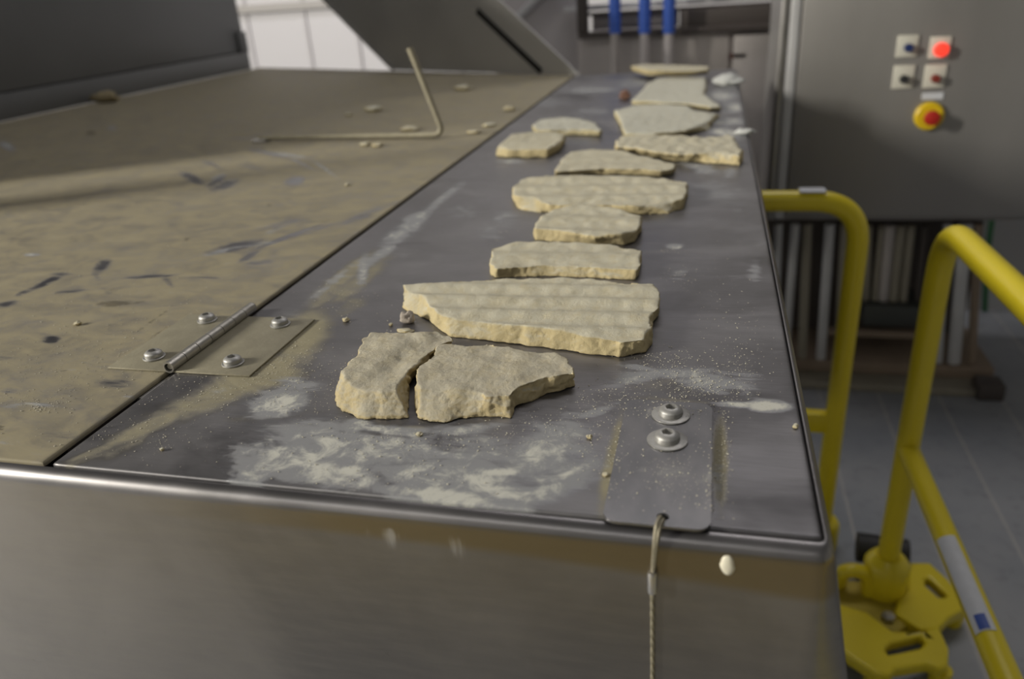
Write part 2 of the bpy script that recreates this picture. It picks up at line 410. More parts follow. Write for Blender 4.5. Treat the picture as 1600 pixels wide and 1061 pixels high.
# ---------------------------------------------------------------- the steel table
def back_y(x):                                  # the far edge runs askew across the lid
    return np.where(x < -.377, 2.335+(-.377-x)*.535, 2.335)
table = thing('processing_table', 'long stainless steel table with rolled front edge and paste smears, carrying the beige cakes', 'table', (-.165, 1.2, 0))
SM = [blob(*b) for b in (
    (432, 630, 46, 20, -8, 1.1), (470, 600, 40, 10, 10, .7), (455, 715, 85, 26, -8, .95), (400, 740, 40, 16, -20, .9), (545, 700, 90, 32, 8, .85), (520, 740, 90, 22, 6, .95),
    (640, 740, 60, 18, -6, .8), (700, 775, 110, 13, 7, 1.25), (790, 770, 80, 14, 5, 1.0), (780, 738, 38, 6, 0, 1.3), (545, 735, 26, 8, -5, 1.35), (740, 700, 85, 30, 8, .62), (850, 710, 75, 48, -30, .78), (600, 705, 110, 30, 0, .72), (880, 740, 60, 30, -20, .7), (500, 690, 110, 40, 0, .62), (700, 745, 150, 26, 4, .8), (420, 700, 60, 30, -20, .6),
    (860, 765, 55, 15, -15, .9), (610, 672, 60, 9, 5, .8), (730, 672, 60, 9, -8, .75), (560, 665, 30, 10, 0, .8), (905, 690, 35, 35, -50, .55), (650, 700, 120, 8, 12, .7),
    (1202, 634, 30, 8, 2, 1.5), (1150, 632, 40, 4, 4, .9), (1110, 598, 52, 16, 8, .70), (1060, 582, 70, 9, 0, .65), (1000, 590, 60, 9, -12, .6), (1160, 600, 30, 30, 60, .4), (940, 640, 40, 6, -20, .5),
    (1000, 575, 40, 5, 10, .7), (1120, 760, 12, 50, 5, .3), (568, 420, 9, 26, 10, .8), (640, 352, 45, 14, -35, .65), (600, 392, 60, 8, -38, .55), (690, 312, 50, 7, -38, .55), (625, 365, 14, 8, -20, .8),
    (520, 440, 50, 7, -38, .5), (790, 340, 25, 14, 0, .5), (765, 365, 25, 14, 0, .4), (720, 330, 30, 12, 0, .4), (1110, 300, 50, 22, 10, .42), (1090, 262, 40, 8, 15, .65), (1140, 270, 14, 12, 0, .5),
    (1055, 385, 14, 5, 0, .8), (1060, 430, 16, 12, 0, .35), (1020, 350, 20, 6, 0, .4), (800, 252, 22, 4, 0, .7), (900, 222, 25, 6, 0, .5), (850, 160, 60, 9, 0, .4), (925, 140, 50, 7, 0, .6), (920, 175, 40, 9, 0, .4),
    (1140, 128, 14, 10, 0, 1.), (1125, 150, 26, 10, 0, .85), (1145, 168, 18, 8, 0, .9), (1135, 190, 30, 7, 0, .85), (1135, 207, 32, 6, 5, 1.1), (1150, 225, 20, 5, 0, .6), (990, 130, 40, 10, 0, .5), (1180, 420, 8, 40, 5, .25),
    (1188, 300, 5, 60, -8, .3), (330, 620, 40, 10, -20, .3), (470, 480, 40, 12, -38, .3))]
DU = [blob(*b) for b in (
    (360, 610, 150, 26, -20, .8), (235, 665, 110, 16, -25, .75), (470, 525, 60, 40, -40, .95), (540, 430, 70, 16, -38, .8), (420, 590, 70, 20, -10, .9), (150, 705, 70, 8, -20, .7), (420, 650, 120, 12, -5, .45), (520, 455, 60, 14, -38, .7), 
    (400, 585, 120, 32, -25, .85), (300, 640, 120, 20, -15, .62), (200, 690, 80, 22, -30, .6), (470, 545, 60, 20, -30, .5), (560, 440, 70, 18, -38, .7), (500, 505, 50, 14, -38, .4), (545, 480, 40, 16, -30, .6),
    (957, 720, 15, 100, 12, .92), (1125, 715, 13, 85, 0, .9), (1045, 625, 90, 6, 4, .6), (1020, 600, 140, 22, 5, .42), (590, 410, 35, 8, -38, .6), (140, 715, 80, 8, -20, .6), (780, 240, 60, 16, -38, .3), (1060, 550, 90, 20, 10, .3), (640, 670, 30, 7, 0, .7))]
xs = np.linspace(XG+.0050, XR, 176)
ts = np.linspace(0, 1, 330)
yg = lambda y1: (lambda t, x: YF+(y1-YF)*(t**1.7))
def place(o, root):
    o.data.transform(Matrix.Translation(-Vector(root.location))); return o
top = place(plate('table_top', xs, yg(2.335), ts, T, T-.004, M_TOP, {'smear': SM, 'dust': DU, 'bare': [], 'stain': []}, table), table)

def body_panel():
    rr = .0085; path = []                       # horizontal path (x, y, nx, ny)
    X0, Y0 = XR+.0030, YF-.0036
    cr = .004
    for x in np.concatenate([np.linspace(-2.02, -.42, 12), np.linspace(-.415, X0-cr, 150)]): path.append((x, Y0, 0, -1))
    for a in np.linspace(0, 90, 9)[1:-1]:
        a = math.radians(a); path.append((X0-cr+cr*math.sin(a), Y0+cr-cr*math.cos(a), math.sin(a), -math.cos(a)))
    for y in np.linspace(Y0+cr, 2.335, 40): path.append((X0, y, 1, 0))
    prof = [(-.0030, -.012), (-.0012, -.0042), (-.0009, -.0022), (-.0002, -.0010), (.0004, -.0006)]
    prof += [(rr*math.sin(math.radians(a)), -.0006-rr+rr*math.cos(math.radians(a))) for a in range(10, 91, 8)]
    prof += [(rr, z) for z in list(np.linspace(-.0115, -.12, 50))+[-.2, -.35, -.55]]
    V = []; Fc = []; m = len(prof); sm = []; refl = []
    sx = .5                                     # the fold is tighter along the side
    for x, y, nx, ny in path:
        for off, z in prof:
            k = off*(1-(1-sx)*nx*nx) if off > 0 else off
            V.append((x+nx*k+nx*nx*min(.020, max(0, -z-.004)*.18), y+ny*k, T+z))
            s = 0.; d = 0.
            if ny < -.5:
                s = max(s, (1-abs(x+.155)/.06)*(1-abs(z+.018)/.022)) if abs(z+.018) < .022 else s
                if -.013 < z: s *= .3
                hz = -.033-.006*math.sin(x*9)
                d = 1.25*np.clip((z-hz)/.010, 0, 1)*np.clip((x+.40)/.22, .25, 1)*.75 if z < -.006 else 0  # band under the rim where the yellow reflection is painted
            sm.append(max(s, 0)); refl.append(d)
    n = len(path)
    Fc = [(i*m+j, i*m+j+1, (i+1)*m+j+1, (i+1)*m+j) for i in range(n-1) for j in range(m-1)]
    me = bpy.data.meshes.new('front_panel'); me.from_pydata(V, [], Fc); me.update()
    set_attr(me, 'smear', sm); set_attr(me, 'dust', refl)  # second attribute carries the painted yellow reflection on this panel
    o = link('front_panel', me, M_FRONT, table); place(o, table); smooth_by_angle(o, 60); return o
body_panel()
part('under_frame', box(-1.98, XR-.004, YF+.004, 2.33, T-.05, T-.02), M_MACHD, table)
for x in (-1.9, XR-.05):
    for y in (YF+.06, 2.25): part('leg', box(x-.025, x+.025, y-.025, y+.025, 0, T-.05, bev=.004), M_STEEL, table)
bm = tube(bmesh.new(), [(XG, YF+.085, T-.0055), (XG, YF+.195, T-.0055)], .0036); part('gap_rod', bm, M_STEEL, table)

# the lid left of the gap
lid = thing('hatch_lid', 'wide steel lid left of the gap, coated in khaki dust with scratches', 'lid', (-1.15, 1.3, T-.004))
LSC = [blob(*b) for b in (
    (300, 278, 26, 7, 25, 1.0), (338, 283, 18, 5, -30, 1.1), (350, 290, 30, 8, -20, .9), (395, 262, 35, 6, 15, .6), (460, 283, 17, 8, -10, 1.1), (290, 322, 30, 5, 0, .5), (330, 256, 22, 5, 20, .8), (420, 240, 40, 2.5, 12, 1.1), (470, 255, 30, 2.5, 25, 1.1),
    (400, 216, 60, 2, 0, .7), (500, 214, 70, 2, -4, .6), (360, 190, 70, 5, 0, .4), (440, 350, 60, 7, -15, .7), (370, 385, 50, 8, -12, 1.0), (450, 370, 60, 4, -20, 1.1), (390, 400, 25, 6, -30, .9), (405, 410, 30, 5, -5, .9), (490, 360, 70, 4, -18, .7), (570, 335, 50, 7, -22, .8), (610, 320, 25, 4, -25, .6),
    (160, 415, 16, 9, -30, 1.1), (150, 432, 14, 4, 40, .9), (235, 432, 46, 3, -4, 1.1), (262, 440, 16, 5, 40, .9), (320, 434, 45, 2.5, 0, .9), (75, 440, 30, 5, -25, 1.1), (95, 428, 25, 3, 0, .8), (40, 456, 18, 4, -20, 1.), (110, 455, 30, 3, -5, .9), (10, 475, 20, 6, -10, 1.), (60, 410, 40, 3, -10, .6), (200, 395, 60, 4, 30, .5), (180, 450, 60, 3, -3, .6),
    (80, 531, 15, 6, 0, 1.3), (180, 600, 45, 9, 5, .8), (60, 600, 50, 9, 5, .4), (15, 610, 20, 6, 0, .7), (150, 500, 50, 8, 0, .4), (20, 655, 60, 8, 5, .5), (100, 680, 60, 8, 4, .6), (240, 480, 60, 5, -10, .4), (420, 425, 60, 10, -38, .5), (300, 500, 60, 8, -30, .3), (30, 530, 60, 8, 0, .35), (0, 560, 60, 6, 0, .5),
    (150, 300, 40, 5, 0, .4), (560, 380, 50, 5, -38, .6))]
LSM = [blob(*b) for b in ((460, 283, 9, 4, 0, .6), (505, 262, 26, 1.6, 35, .9), (450, 242, 40, 1.6, 8, .8), (50, 398, 10, 2, 0, 1.3), (350, 392, 40, 4, -12, .45), (400, 382, 30, 4, -8, .4), (60, 632, 30, 4, 5, .7), (20, 634, 20, 4, 0, .6), (10, 228, 12, 5, 30, 1.0), (175, 200, 8, 4, 0, .6), (340, 277, 14, 4, -20, .5), (200, 620, 10, 3, 0, .5), (430, 360, 20, 4, -20, .4))]
LST = [blob(*b) for b in ((178, 474, 30, 5, 0, 1.1), (215, 473, 18, 2.5, -10, .8), (292, 374, 5, 2, 0, 1.4), (142, 208, 10, 4, 0, 1.), (420, 321, 4, 2, 0, 1.2), (500, 346, 45, 2, -3, .6), (50, 250, 5, 2, 0, 1.), (0, 668, 8, 5, 0, 1.2), (290, 690, 4, 2, 0, .8), (240, 500, 50, 2, -35, .8), (235, 530, 40, 2, -38, .9), (330, 535, 60, 4, -38, .8), (150, 155, 70, 5, -8, .6), (320, 520, 20, 6, -38, .5), (100, 580, 6, 2, 0, .9))]
xs2 = np.concatenate([np.linspace(-1.895, -.9, 70)[:-1], np.linspace(-.9, XG-.0050, 190)])
def ylid(t, x): return YF+(back_y(x)-YF)*(t**1.35)
place(plate('lid_plate', xs2, ylid, np.linspace(0, 1, 300), T, T-.003, M_LID, {'smear': LSM, 'dust': [], 'bare': LSC, 'stain': LST}, lid), lid)
part('turned_edge', box(XG-.0085, XG-.0056, YF+.02, 2.3, T-.018, T-.0032), M_MACHD, lid)

# hinge across the gap
hg = thing('butt_hinge', 'dusty steel butt hinge screwed across the gap between lid and table', 'hinge', (XG, .49, T))
z0 = T+.0002
part('leaf', box(-.4465, XG-.0012, .4405, .546, z0, z0+.0015, bev=.0003), M_DUSTYSTEEL, hg)
part('leaf', box(XG+.0012, -.3225, .4405, .546, z0, z0+.0015, bev=.0003), M_DUSTYSTEEL, hg)
KR = .0046; kz = T+.0013+KR*.72; ky = np.linspace(.4395, .560, 8)
for i in range(7):
    bm = bmesh.new(); a, b = ky[i]+.0003, ky[i+1]-.0003; n = 26; Rg = []
    for y in (a, b):
        for r in (KR, KR-.0013):
            Rg.append([bm.verts.new((XG+r*math.cos(2*PI*k/n), y, kz+r*math.sin(2*PI*k/n))) for k in range(n)])
    for k in range(n):
        k2 = (k+1) % n
        bm.faces.new((Rg[0][k], Rg[0][k2], Rg[2][k2], Rg[2][k])); bm.faces.new((Rg[1][k], Rg[3][k], Rg[3][k2], Rg[1][k2]))
        bm.faces.new((Rg[0][k], Rg[1][k], Rg[1][k2], Rg[0][k2])); bm.faces.new((Rg[2][k], Rg[2][k2], Rg[3][k2], Rg[3][k]))
    part('knuckle', bm, M_BARREL, hg)
part('hinge_pin', lathe(bmesh.new(), (XG, .441, kz), [(.0021, 0), (.0024, .0006), (.0024, .118)], 20, 'y'), M_BARREL, hg) if False else part('hinge_pin', tube(bmesh.new(), [(XG, .4415, kz), (XG, .5595, kz)], .0022, 18), M_BARREL, hg)

def screw(x, y, z, root, name='screw', R0=.0074, wr=.0092, wh=.0014, hh=.0052, m=None, wm=None, rot=.3):
    bm = bmesh.new(); n = 30; prof = [(R0*.98, 0), (R0, .0006), (R0*.97, .0018)]
    for a in range(15, 61, 9): prof.append((R0*.97*math.cos(math.radians(a))*1.03, .0018+(hh-.0018)*math.sin(math.radians(a))/math.sin(math.radians(60))))
    # dome with a hexagonal socket
    rings = [[bm.verts.new((x+r*math.cos(2*PI*k/n), y+r*math.sin(2*PI*k/n), z+wh+h)) for k in range(n)] for r, h in prof]
    def hexr(a, s):
        a = (a+rot) % (PI/3)-PI/6; return s*math.cos(PI/6)/math.cos(a)
    hs = R0*.50
    for dz in (0, -.0026):
        rings.append([bm.verts.new((x+hexr(2*PI*k/n, hs)*math.cos(2*PI*k/n), y+hexr(2*PI*k/n, hs)*math.sin(2*PI*k/n), z+wh+prof[-1][1]+dz)) for k in range(n)])
    for A, B in zip(rings, rings[1:]):
        for k in range(n): bm.faces.new((A[k], A[(k+1) % n], B[(k+1) % n], B[k]))
    bm.faces.new(rings[0][::-1]); bm.faces.new(rings[-1])
    s = part(name, bm, m or M_HINGEEDGE, root, 28)
    loc = Vector(root.location)
    w = link('washer', lathe(bmesh.new(), (x, y, z), [(wr*.96, 0), (wr, .0003), (wr, wh-.0003), (wr*.95, wh)], 30), wm or M_HINGEEDGE)
    w.data.transform(Matrix.Translation(-loc)); w.parent = s; smooth_by_angle(w, 30)
    return s
for i, (x, y) in enumerate(((-.419, .4605), (-.4195, .5335), (-.3465, .4575), (-.3470, .531))): screw(x, y, z0+.0015, hg, R0=.0070, wr=.0085, hh=.0050, rot=i*.5)

# bracket plate on the front right
br = thing('retaining_plate', 'rounded steel plate bolted to the front right corner of the table', 'plate', (-.018, .375, T))
def rrect(x0, x1, y0, y1, r, n=6):
    P = []
    for cx, cy, a0 in ((x1-r, y1-r, 0), (x0+r, y1-r, 90), (x0+r, y0+r, 180), (x1-r, y0+r, 270)):
        for k in range(n+1):
            a = math.radians(a0+90*k/n); P.append((cx+r*math.cos(a), cy+r*math.sin(a)))
    return P
bm = bmesh.new(); P = rrect(-.0450, .0085, .3120, .4375, .0075)
hole = [(-.0150+.0032*math.cos(a)*(1.0), .3192+.0032*math.sin(a)) for a in np.linspace(0, 2*PI, 14, endpoint=False)]
prism(bm, P, T+.0012, T+.0027, [hole])
def plate_mat():
    g = NT('bracket_steel')
    cl = g.noise(60, 7, rough=.65, dist=.5); fi = g.noise(300, 6); br_ = g.noise(25, 4, (2, 1, 1))
    sp = g.n('ShaderNodeSeparateXYZ'); g.l(g.tc.outputs['Object'], sp.inputs[0])
    # powder caught across the middle of the plate and round the washers
    def ring(cx, cy, r, w):
        dx = g.math('SUBTRACT', sp.outputs[0], cx); dy = g.math('SUBTRACT', sp.outputs[1], cy)
        d = g.math('SQRT', g.math('ADD', g.math('MULTIPLY', dx, dx), g.math('MULTIPLY', dy, dy)))
        return g.ramp(g.math('ABSOLUTE', g.math('SUBTRACT', d, r)), 0, w, 1, 0)
    rg = g.math('MAXIMUM', ring(.0016, .045, .0135, .006), ring(.0014, .0145, .0135, .006))
    band = g.ramp(g.math('ABSOLUTE', g.math('ADD', sp.outputs[1], .018)), 0, .020, 1, 0)
    m_ = g.math('ADD', g.math('MULTIPLY', rg, .35), g.math('MULTIPLY', band, .38))
    f = g.ramp(g.math('ADD', m_, g.math('MULTIPLY', g.math('SUBTRACT', cl, .5), 1.5)), .34, .75, 0, .75)
    col = g.mix(g.ramp(br_, .3, .7), (.20, .20, .21), (.26, .255, .262)); col = g.mix(f, col, (.36, .355, .325))
    col = g.mix(g.ramp(fi, .66, .74, 0, .7), col, (.5, .48, .40))
    g.l(col, g.b.inputs['Base Color']); g.l(g.mixf(f, .9, 0.), g.b.inputs['Metallic']); g.b.inputs['Roughness'].default_value = .34
    g.bump(cl, .15, .0004); return g.m
M_PLATE = plate_mat()
part('plate', bm, M_PLATE, br, 40)
part('spacer', box(-.040, .0035, .345, .432, T, T+.0012), M_STEEL, br)
M_BIGW = mat('dusty_washer_steel', (.36, .355, .34), .45, .6, .2, 200, .2, 500)
for x, y in ((-.0163, .4200), (-.0168, .3905)):
    s = screw(x, y, T+.0027, br, 'bolt', .0074, .0118, .0012, .0050, wm=M_BIGW, rot=.2)

# wire lanyard hanging from the plate
lan = thing('wire_lanyard', 'thin wire rope looped through the corner plate and hanging down the front', 'wire', (-.0185, .306, T))
yh = YF-.0036-.0085-.0013
pts = rounded([(-.0158, .3185, T-.0002), (-.0160, .3175, T+.0050), (-.0178, .3095, T+.0052), (-.0182, yh-.0004, T-.004), (-.0190, yh, T-.022)], .004, 6)
part('cable_loop', tube(bmesh.new(), pts, .0010, 10), M_WIRE, lan)
pts = rounded([(-.0150, .3185, T-.0002), (-.0145, .3165, T+.0040), (-.0162, .3090, T+.0040), (-.0172, yh-.0003, T-.004), (-.0186, yh, T-.022)], .004, 6)
part('cable_loop', tube(bmesh.new(), pts, .0010, 10), M_WIRE, lan)
bm = bmesh.new(); lathe(bm, (-.0189, yh-.0008, T-.0345), [(.0016, -.0004), (.0023, .0002), (.0025, .002), (.0024, .0070), (.0025, .0120), (.0022, .0132), (.0016, .0134)], 18); part('crimp', bm, M_FERR, lan)
def twist_cable():
    bm = bmesh.new()
    for s in range(3):
        P = []
        for k in range(190):
            z = T-.034-.3*k/189; a = 2*PI*s/3+k*.52
            P.append((-.0189+.0012*math.sin(k*.02)+.00055*math.cos(a), yh+.0003+.00055*math.sin(a), z))
        tube(bm, P, .00066, 6)
    return bm
part('cable', twist_cable(), M_WIRE, lan, 80)

bm = bmesh.new(); n = 26; c0 = at_y(1137, 882, yh+.0017)
rings = []
for rr, hh in ((1, 0), (.95, .0007), (.75, .0013), (.4, .0017)):
    rings.append([])
    for k in range(n):
        a = 2*PI*k/n; r = rr*(1+.08*math.sin(2*a+1)+.05*math.sin(3*a)); zz = r*.0066*math.sin(a); xx = r*.0037*math.cos(a)*(1.0 if zz < 0 else .82)
        rings[-1].append(bm.verts.new((c0[0]+xx+zz*-.12, yh+.0017-hh, c0[2]+zz)))
for A, B in zip(rings, rings[1:]):
    for k in range(n): bm.faces.new((A[k], A[(k+1) % n], B[(k+1) % n], B[k]))
bm.faces.new(rings[-1]); bm.faces.new(rings[0][::-1])
tag(link('paste_drop', bm, M_CREAMDROP, smooth=True), 'cream drop of dried paste stuck on the front face near the right corner', 'drop')

# ---------------------------------------------------------------- dough cakes
def resample(P, step):
    P = np.array(P); out = []
    n = len(P)
    for i in range(n):
        a, b = P[i], P[(i+1) % n]; L = np.linalg.norm((b-a)[:2]); k = max(1, int(round(L/step)))
        for j in range(k): out.append(a+(b-a)*j/k)
    return np.array(out)
DG = bpy.context.evaluated_depsgraph_get
CAKES = 'beige cakes laid out along the table'
def cake(name, label, pts, hz, m, voxel=.0016, ridge=(0, .012, 0, 0), rough=1., seed=0, base=None, dome=0., sub=None, group=CAKES, cat='cake', tilt=0.):
    """pts: (top px, top py[, bottom px, bottom py]); hz: thickness; ridge: (height, spacing, phase, angle)"""
    z = T if base is None else base
    rows = []
    for p in pts:
        t = at_z(p[0], p[1], z-T+hz)
        b = at_z(p[2], p[3], z-T) if len(p) > 2 else t
        rows.append([t[0], t[1], b[0], b[1]])
    rows = resample(rows, voxel*3.2)
    rnd = random.Random(seed); n = len(rows)
    for i in range(n):                            # ragged break line
        q = rows[i]; d = Vector((q[0]*90+seed, q[1]*90, seed*1.7)); d2 = Vector((q[0]*330+seed, q[1]*330, 4.2))
        a = noise.noise(d)*.0022*rough+noise.noise(d2)*.0011*rough; b = noise.noise(d+Vector((9, 3, 1)))*.0022*rough+noise.noise(d2+Vector((1, 5, 2)))*.0011*rough
        q[0] += a; q[1] += b; q[2] += b*.8; q[3] += a*.8
    bm = bmesh.new()
    L = []
    for fr in (0, .25, .5, .75, 1.):
        ring = []
        for i, q in enumerate(rows):
            w = fr; bul = .0012*math.sin(fr*PI)*rough*noise.noise(Vector((q[0]*120, q[1]*120, fr*3+seed)))
            x = q[2]+(q[0]-q[2])*w+bul; y = q[3]+(q[1]-q[3])*w-bul; ring.append(bm.verts.new((x, y, z+hz*fr)))
        L.append(ring)
    for A, B in zip(L, L[1:]):
        for k in range(n): bm.faces.new((A[k], A[(k+1) % n], B[(k+1) % n], B[k]))
    for ring, fl in ((L[0], True), (L[-1], False)):
        es = [bm.edges.get((ring[k], ring[(k+1) % n])) for k in range(n)]
        bmesh.ops.triangle_fill(bm, use_beauty=True, edges=es)
    bmesh.ops.recalc_face_normals(bm, faces=bm.faces)
    o = link(name, bm, m)
    md = o.modifiers.new('r', 'REMESH'); md.mode = 'VOXEL'; md.voxel_size = voxel
    sm = o.modifiers.new('s', 'SMOOTH'); sm.iterations = 3; sm.factor = .5
    dg = DG(); me = bpy.data.meshes.new_from_object(o.evaluated_get(dg))
    o.modifiers.clear(); old = o.data; o.data = me; bpy.data.meshes.remove(old); me.name = name
    if not me.materials: me.materials.append(m)
    co = np.empty(len(me.vertices)*3, dtype=np.float32); me.vertices.foreach_get('co', co); co = co.reshape(-1, 3)
    nr = np.empty(len(me.vertices)*3, dtype=np.float32); me.vertex_normals.foreach_get('vector', nr); nr = nr.reshape(-1, 3)
    rh, rs, rp, ra = ridge; ca, sa = math.cos(ra), math.sin(ra)
    cx, cy = co[:, 0].mean(), co[:, 1].mean(); ex = np.ptp(co[:, 0])/2; ey = np.ptp(co[:, 1])/2
    hgt = np.clip((co[:, 2]-z)/hz, 0, 1)
    for i in range(len(co)):
        p = Vector(co[i].tolist()); nn = nr[i]
        n1 = noise.noise(p*70+Vector((seed, 0, 0))); n2 = noise.noise(p*210+Vector((0, seed, 0))); n3 = noise.noise(p*520)
        side = 1-abs(nn[2])
        amt = (n1*.0011+n2*.0007*(.28+side)+n3*.0003*(.8+side))*rough
        if side > .5: amt += -abs(noise.noise(p*130+Vector((3, 3, seed))))*.0013*rough
        v = -(co[i, 0]-cx)*sa+(co[i, 1]-cy)*ca
        up = max(0, nn[2])*hgt[i]
        rz = rh*(math.sin(2*PI*(v/rs)+rp+n1*.3)-.2)*up if rh else 0
        dm = dome*(1-((co[i, 0]-cx)/ex)**2)*up
        co[i, 0] += nn[0]*amt; co[i, 1] += nn[1]*amt; co[i, 2] += nn[2]*amt+rz+dm
    co[:, 2] = np.maximum(co[:, 2], z+.0001)
    cen = np.array([co[:, 0].mean(), co[:, 1].mean(), z]); co -= cen
    me.vertices.foreach_set('co', co.reshape(-1)); me.update()
    o.location = cen.tolist()
    me.polygons.foreach_set('use_smooth', [True]*len(me.polygons))
    return tag(o, label, cat, group)
def thick(px, pt, pb):                           # thickness from the top and foot of one face in the photo
    b = at_z(px, pb); return at_y(px, pt, b[1])[2]-T
A = cake('broken_cake', 'browned broken piece of cake nearest the front left, left of the dark crack', [
    (531, 579, 521, 630), (546, 564), (558, 553), (563, 531), (583, 518), (616, 516), (647, 521), (676, 516), (697, 522), (710, 531), (690, 537), (671, 548), (654, 563), (640, 577, 634, 600), (628, 591, 638, 630), (617, 609, 641, 656), (598, 610, 598, 658), (573, 609, 568, 656), (548, 602, 530, 646)], .0135, M_SLABD, .0011, (.0009, .05, 0, 1.2), 1.5, 3)
cake('broken_cake', 'browned broken piece of cake nearest the front, right of the dark crack', [
    (653, 588, 652, 632), (658, 568, 660, 610), (675, 552), (686, 538), (711, 535), (726, 541), (766, 537), (797, 541), (826, 549), (847, 549), (871, 550), (886, 560), (895, 571, 899, 590), (899, 584, 898, 604), (884, 582, 880, 614), (856, 587, 846, 620), (818, 599, 806, 640), (798, 613, 803, 656), (764, 616, 762, 653), (728, 606, 727, 657), (696, 607, 693, 664), (672, 606, 671, 665), (657, 607, 650, 657)], .0130, M_SLABD, .0011, (.0007, .06, 1, .4), 1.4, 8)
cake('ridged_cake', 'largest ridged beige cake lying across the table behind the broken pieces', [
    (630, 445, 629, 482), (696, 440), (762, 435), (850, 433), (920, 434), (975, 440), (1018, 441), (1032, 455), (1029, 477, 1028, 495), (1018, 488, 1020, 510), (1017, 512, 1018, 538), (1003, 529, 1010, 551), (971, 532, 968, 560), (905, 521, 902, 552), (815, 509, 812, 540), (745, 499, 742, 532), (703, 494, 700, 527), (679, 490, 680, 513), (670, 473, 672, 504), (656, 460, 650, 494), (640, 452, 636, 488)], .0130, M_SLAB, .0013, (.0014, .029, .3, .02), .9, 12)
cake('ridged_cake', 'short beige cake directly behind the largest ridged cake', [
    (768, 386), (807, 379), (837, 378), (897, 379), (965, 383), (1003, 389), (1001, 407, 1000, 425), (995, 420, 995, 438), (958, 416, 957, 437), (920, 414, 920, 434), (852, 411, 852, 432), (807, 416, 807, 433), (775, 421, 774, 435), (767, 408, 767, 430)], .0105, M_SLAB, .0014, (.0014, .046, 2.2, .03), .9, 15)
cake('rounded_cake', 'small rounded beige cake, second behind the largest ridged cake', [
    (833, 355, 833, 366), (839, 344), (852, 331), (868, 325), (897, 320), (931, 321), (965, 326), (1003, 335), (1002, 350, 1002, 361), (990, 362, 992, 378), (970, 367, 976, 383), (931, 370, 931, 383), (897, 366, 897, 380), (864, 359, 864, 379), (838, 357, 837, 376)], .0125, M_SLAB, .0017, (.0016, .050, 1.2, -.1), 1., 18)
cake('ridged_cake', 'long ridged beige cake lying across the table halfway back', [
    (800, 298, 801, 312), (801, 292), (814, 281), (852, 273), (897, 271), (987, 276), (1039, 279), (1074, 283), (1075, 295, 1075, 305), (1069, 311, 1069, 326), (1033, 315, 1046, 334), (990, 322, 1008, 336), (956, 317, 956, 334), (942, 318, 940, 334), (897, 318, 897, 334), (859, 318, 858, 332), (835, 310, 835, 332), (811, 308, 811, 328)], .0120, M_SLAB, .0020, (.0018, .050, .6, .02), 1., 21)
cake('rounded_cake', 'beige cake with a curved back, just left of the coarse crumbly cake', [
    (867, 265), (877, 249), (891, 237), (924, 232), (969, 234), (1003, 243), (1037, 251), (1056, 257), (1053, 264, 1050, 273), (1034, 267, 1032, 276), (1003, 264, 1003, 274), (944, 263, 944, 273), (905, 266, 905, 273), (870, 268, 868, 273)], .0100, M_SLAB, .0024, (.0006, .05, 0, 0), 1., 24)
cake('crumbly_cake', 'coarse crumbly beige cake with a broken front lying by the right table edge', [
    (961, 220), (972, 212), (1003, 209), (1073, 212), (1118, 214), (1138, 208), (1149, 215), (1159, 236, 1161, 252), (1155, 242, 1157, 260), (1116, 237, 1122, 258), (1082, 240, 1086, 254), (1059, 241, 1059, 253), (1031, 239, 1031, 248), (992, 232, 992, 240), (962, 229, 961, 235)], .0150, M_SLAB, .0026, (0, .03, 0, 0), 2.2, 27)
cake('smooth_cake', 'smooth pale cake with a jagged right end, behind the coarse crumbly cake', [
    (959, 172), (989, 164), (1031, 162), (1073, 164), (1087, 172), (1116, 177, 1129, 180), (1112, 188, 1114, 192), (1088, 197, 1110, 203), (1071, 204, 1072, 211), (1020, 208), (976, 208), (970, 196, 971, 202), (968, 184, 966, 192)], .0110, M_SLABW, .0030, (0, .03, 0, 0), 1., 30)
cake('smooth_cake', 'flat pale cake lying behind the smooth cake with the jagged end', [
    (986, 156), (1003, 140), (1012, 129), (1030, 121), (1066, 119), (1103, 121), (1104, 134), (1100, 145), (1113, 155), (1128, 166, 1129, 172), (1110, 167, 1110, 173), (1076, 162, 1077, 167), (1031, 160, 1031, 165), (992, 157)], .0100, M_SLABW, .0034, (0, .03, 0, 0), 1., 33)
cake('rounded_cake', 'farthest cake on the table, its left end lifted', [
    (985, 103, 988, 112), (1003, 100), (1056, 101), (1108, 103), (1108, 109, 1107, 115), (1085, 111, 1082, 118), (1040, 111, 1036, 119), (1012, 109, 1011, 119)], .0160, M_SLAB, .0038, (0, .03, 0, 0), 1., 36, base=T+.0125)
cake('smooth_cake', 'pale cake beside the gap, rear one of the two left of the row', [
    (832, 196), (843, 186), (876, 182), (907, 185), (930, 191), (941, 202), (938, 205, 938, 213), (910, 201, 910, 212), (886, 201, 886, 212), (860, 203), (838, 202)], .0110, M_SLABW, .0028, (0, .03, 0, 0), 1., 39)
cake('smooth_cake', 'beige cake beside the gap, front one of the two left of the row', [
    (777, 227, 773, 245), (798, 209), (832, 206), (868, 205), (884, 210, 884, 224), (878, 220, 873, 238), (858, 232, 854, 247), (820, 233, 818, 247), (795, 233, 790, 247)], .0150, M_SLAB, .0026, (.0008, .03, 0, 0), 1., 42)
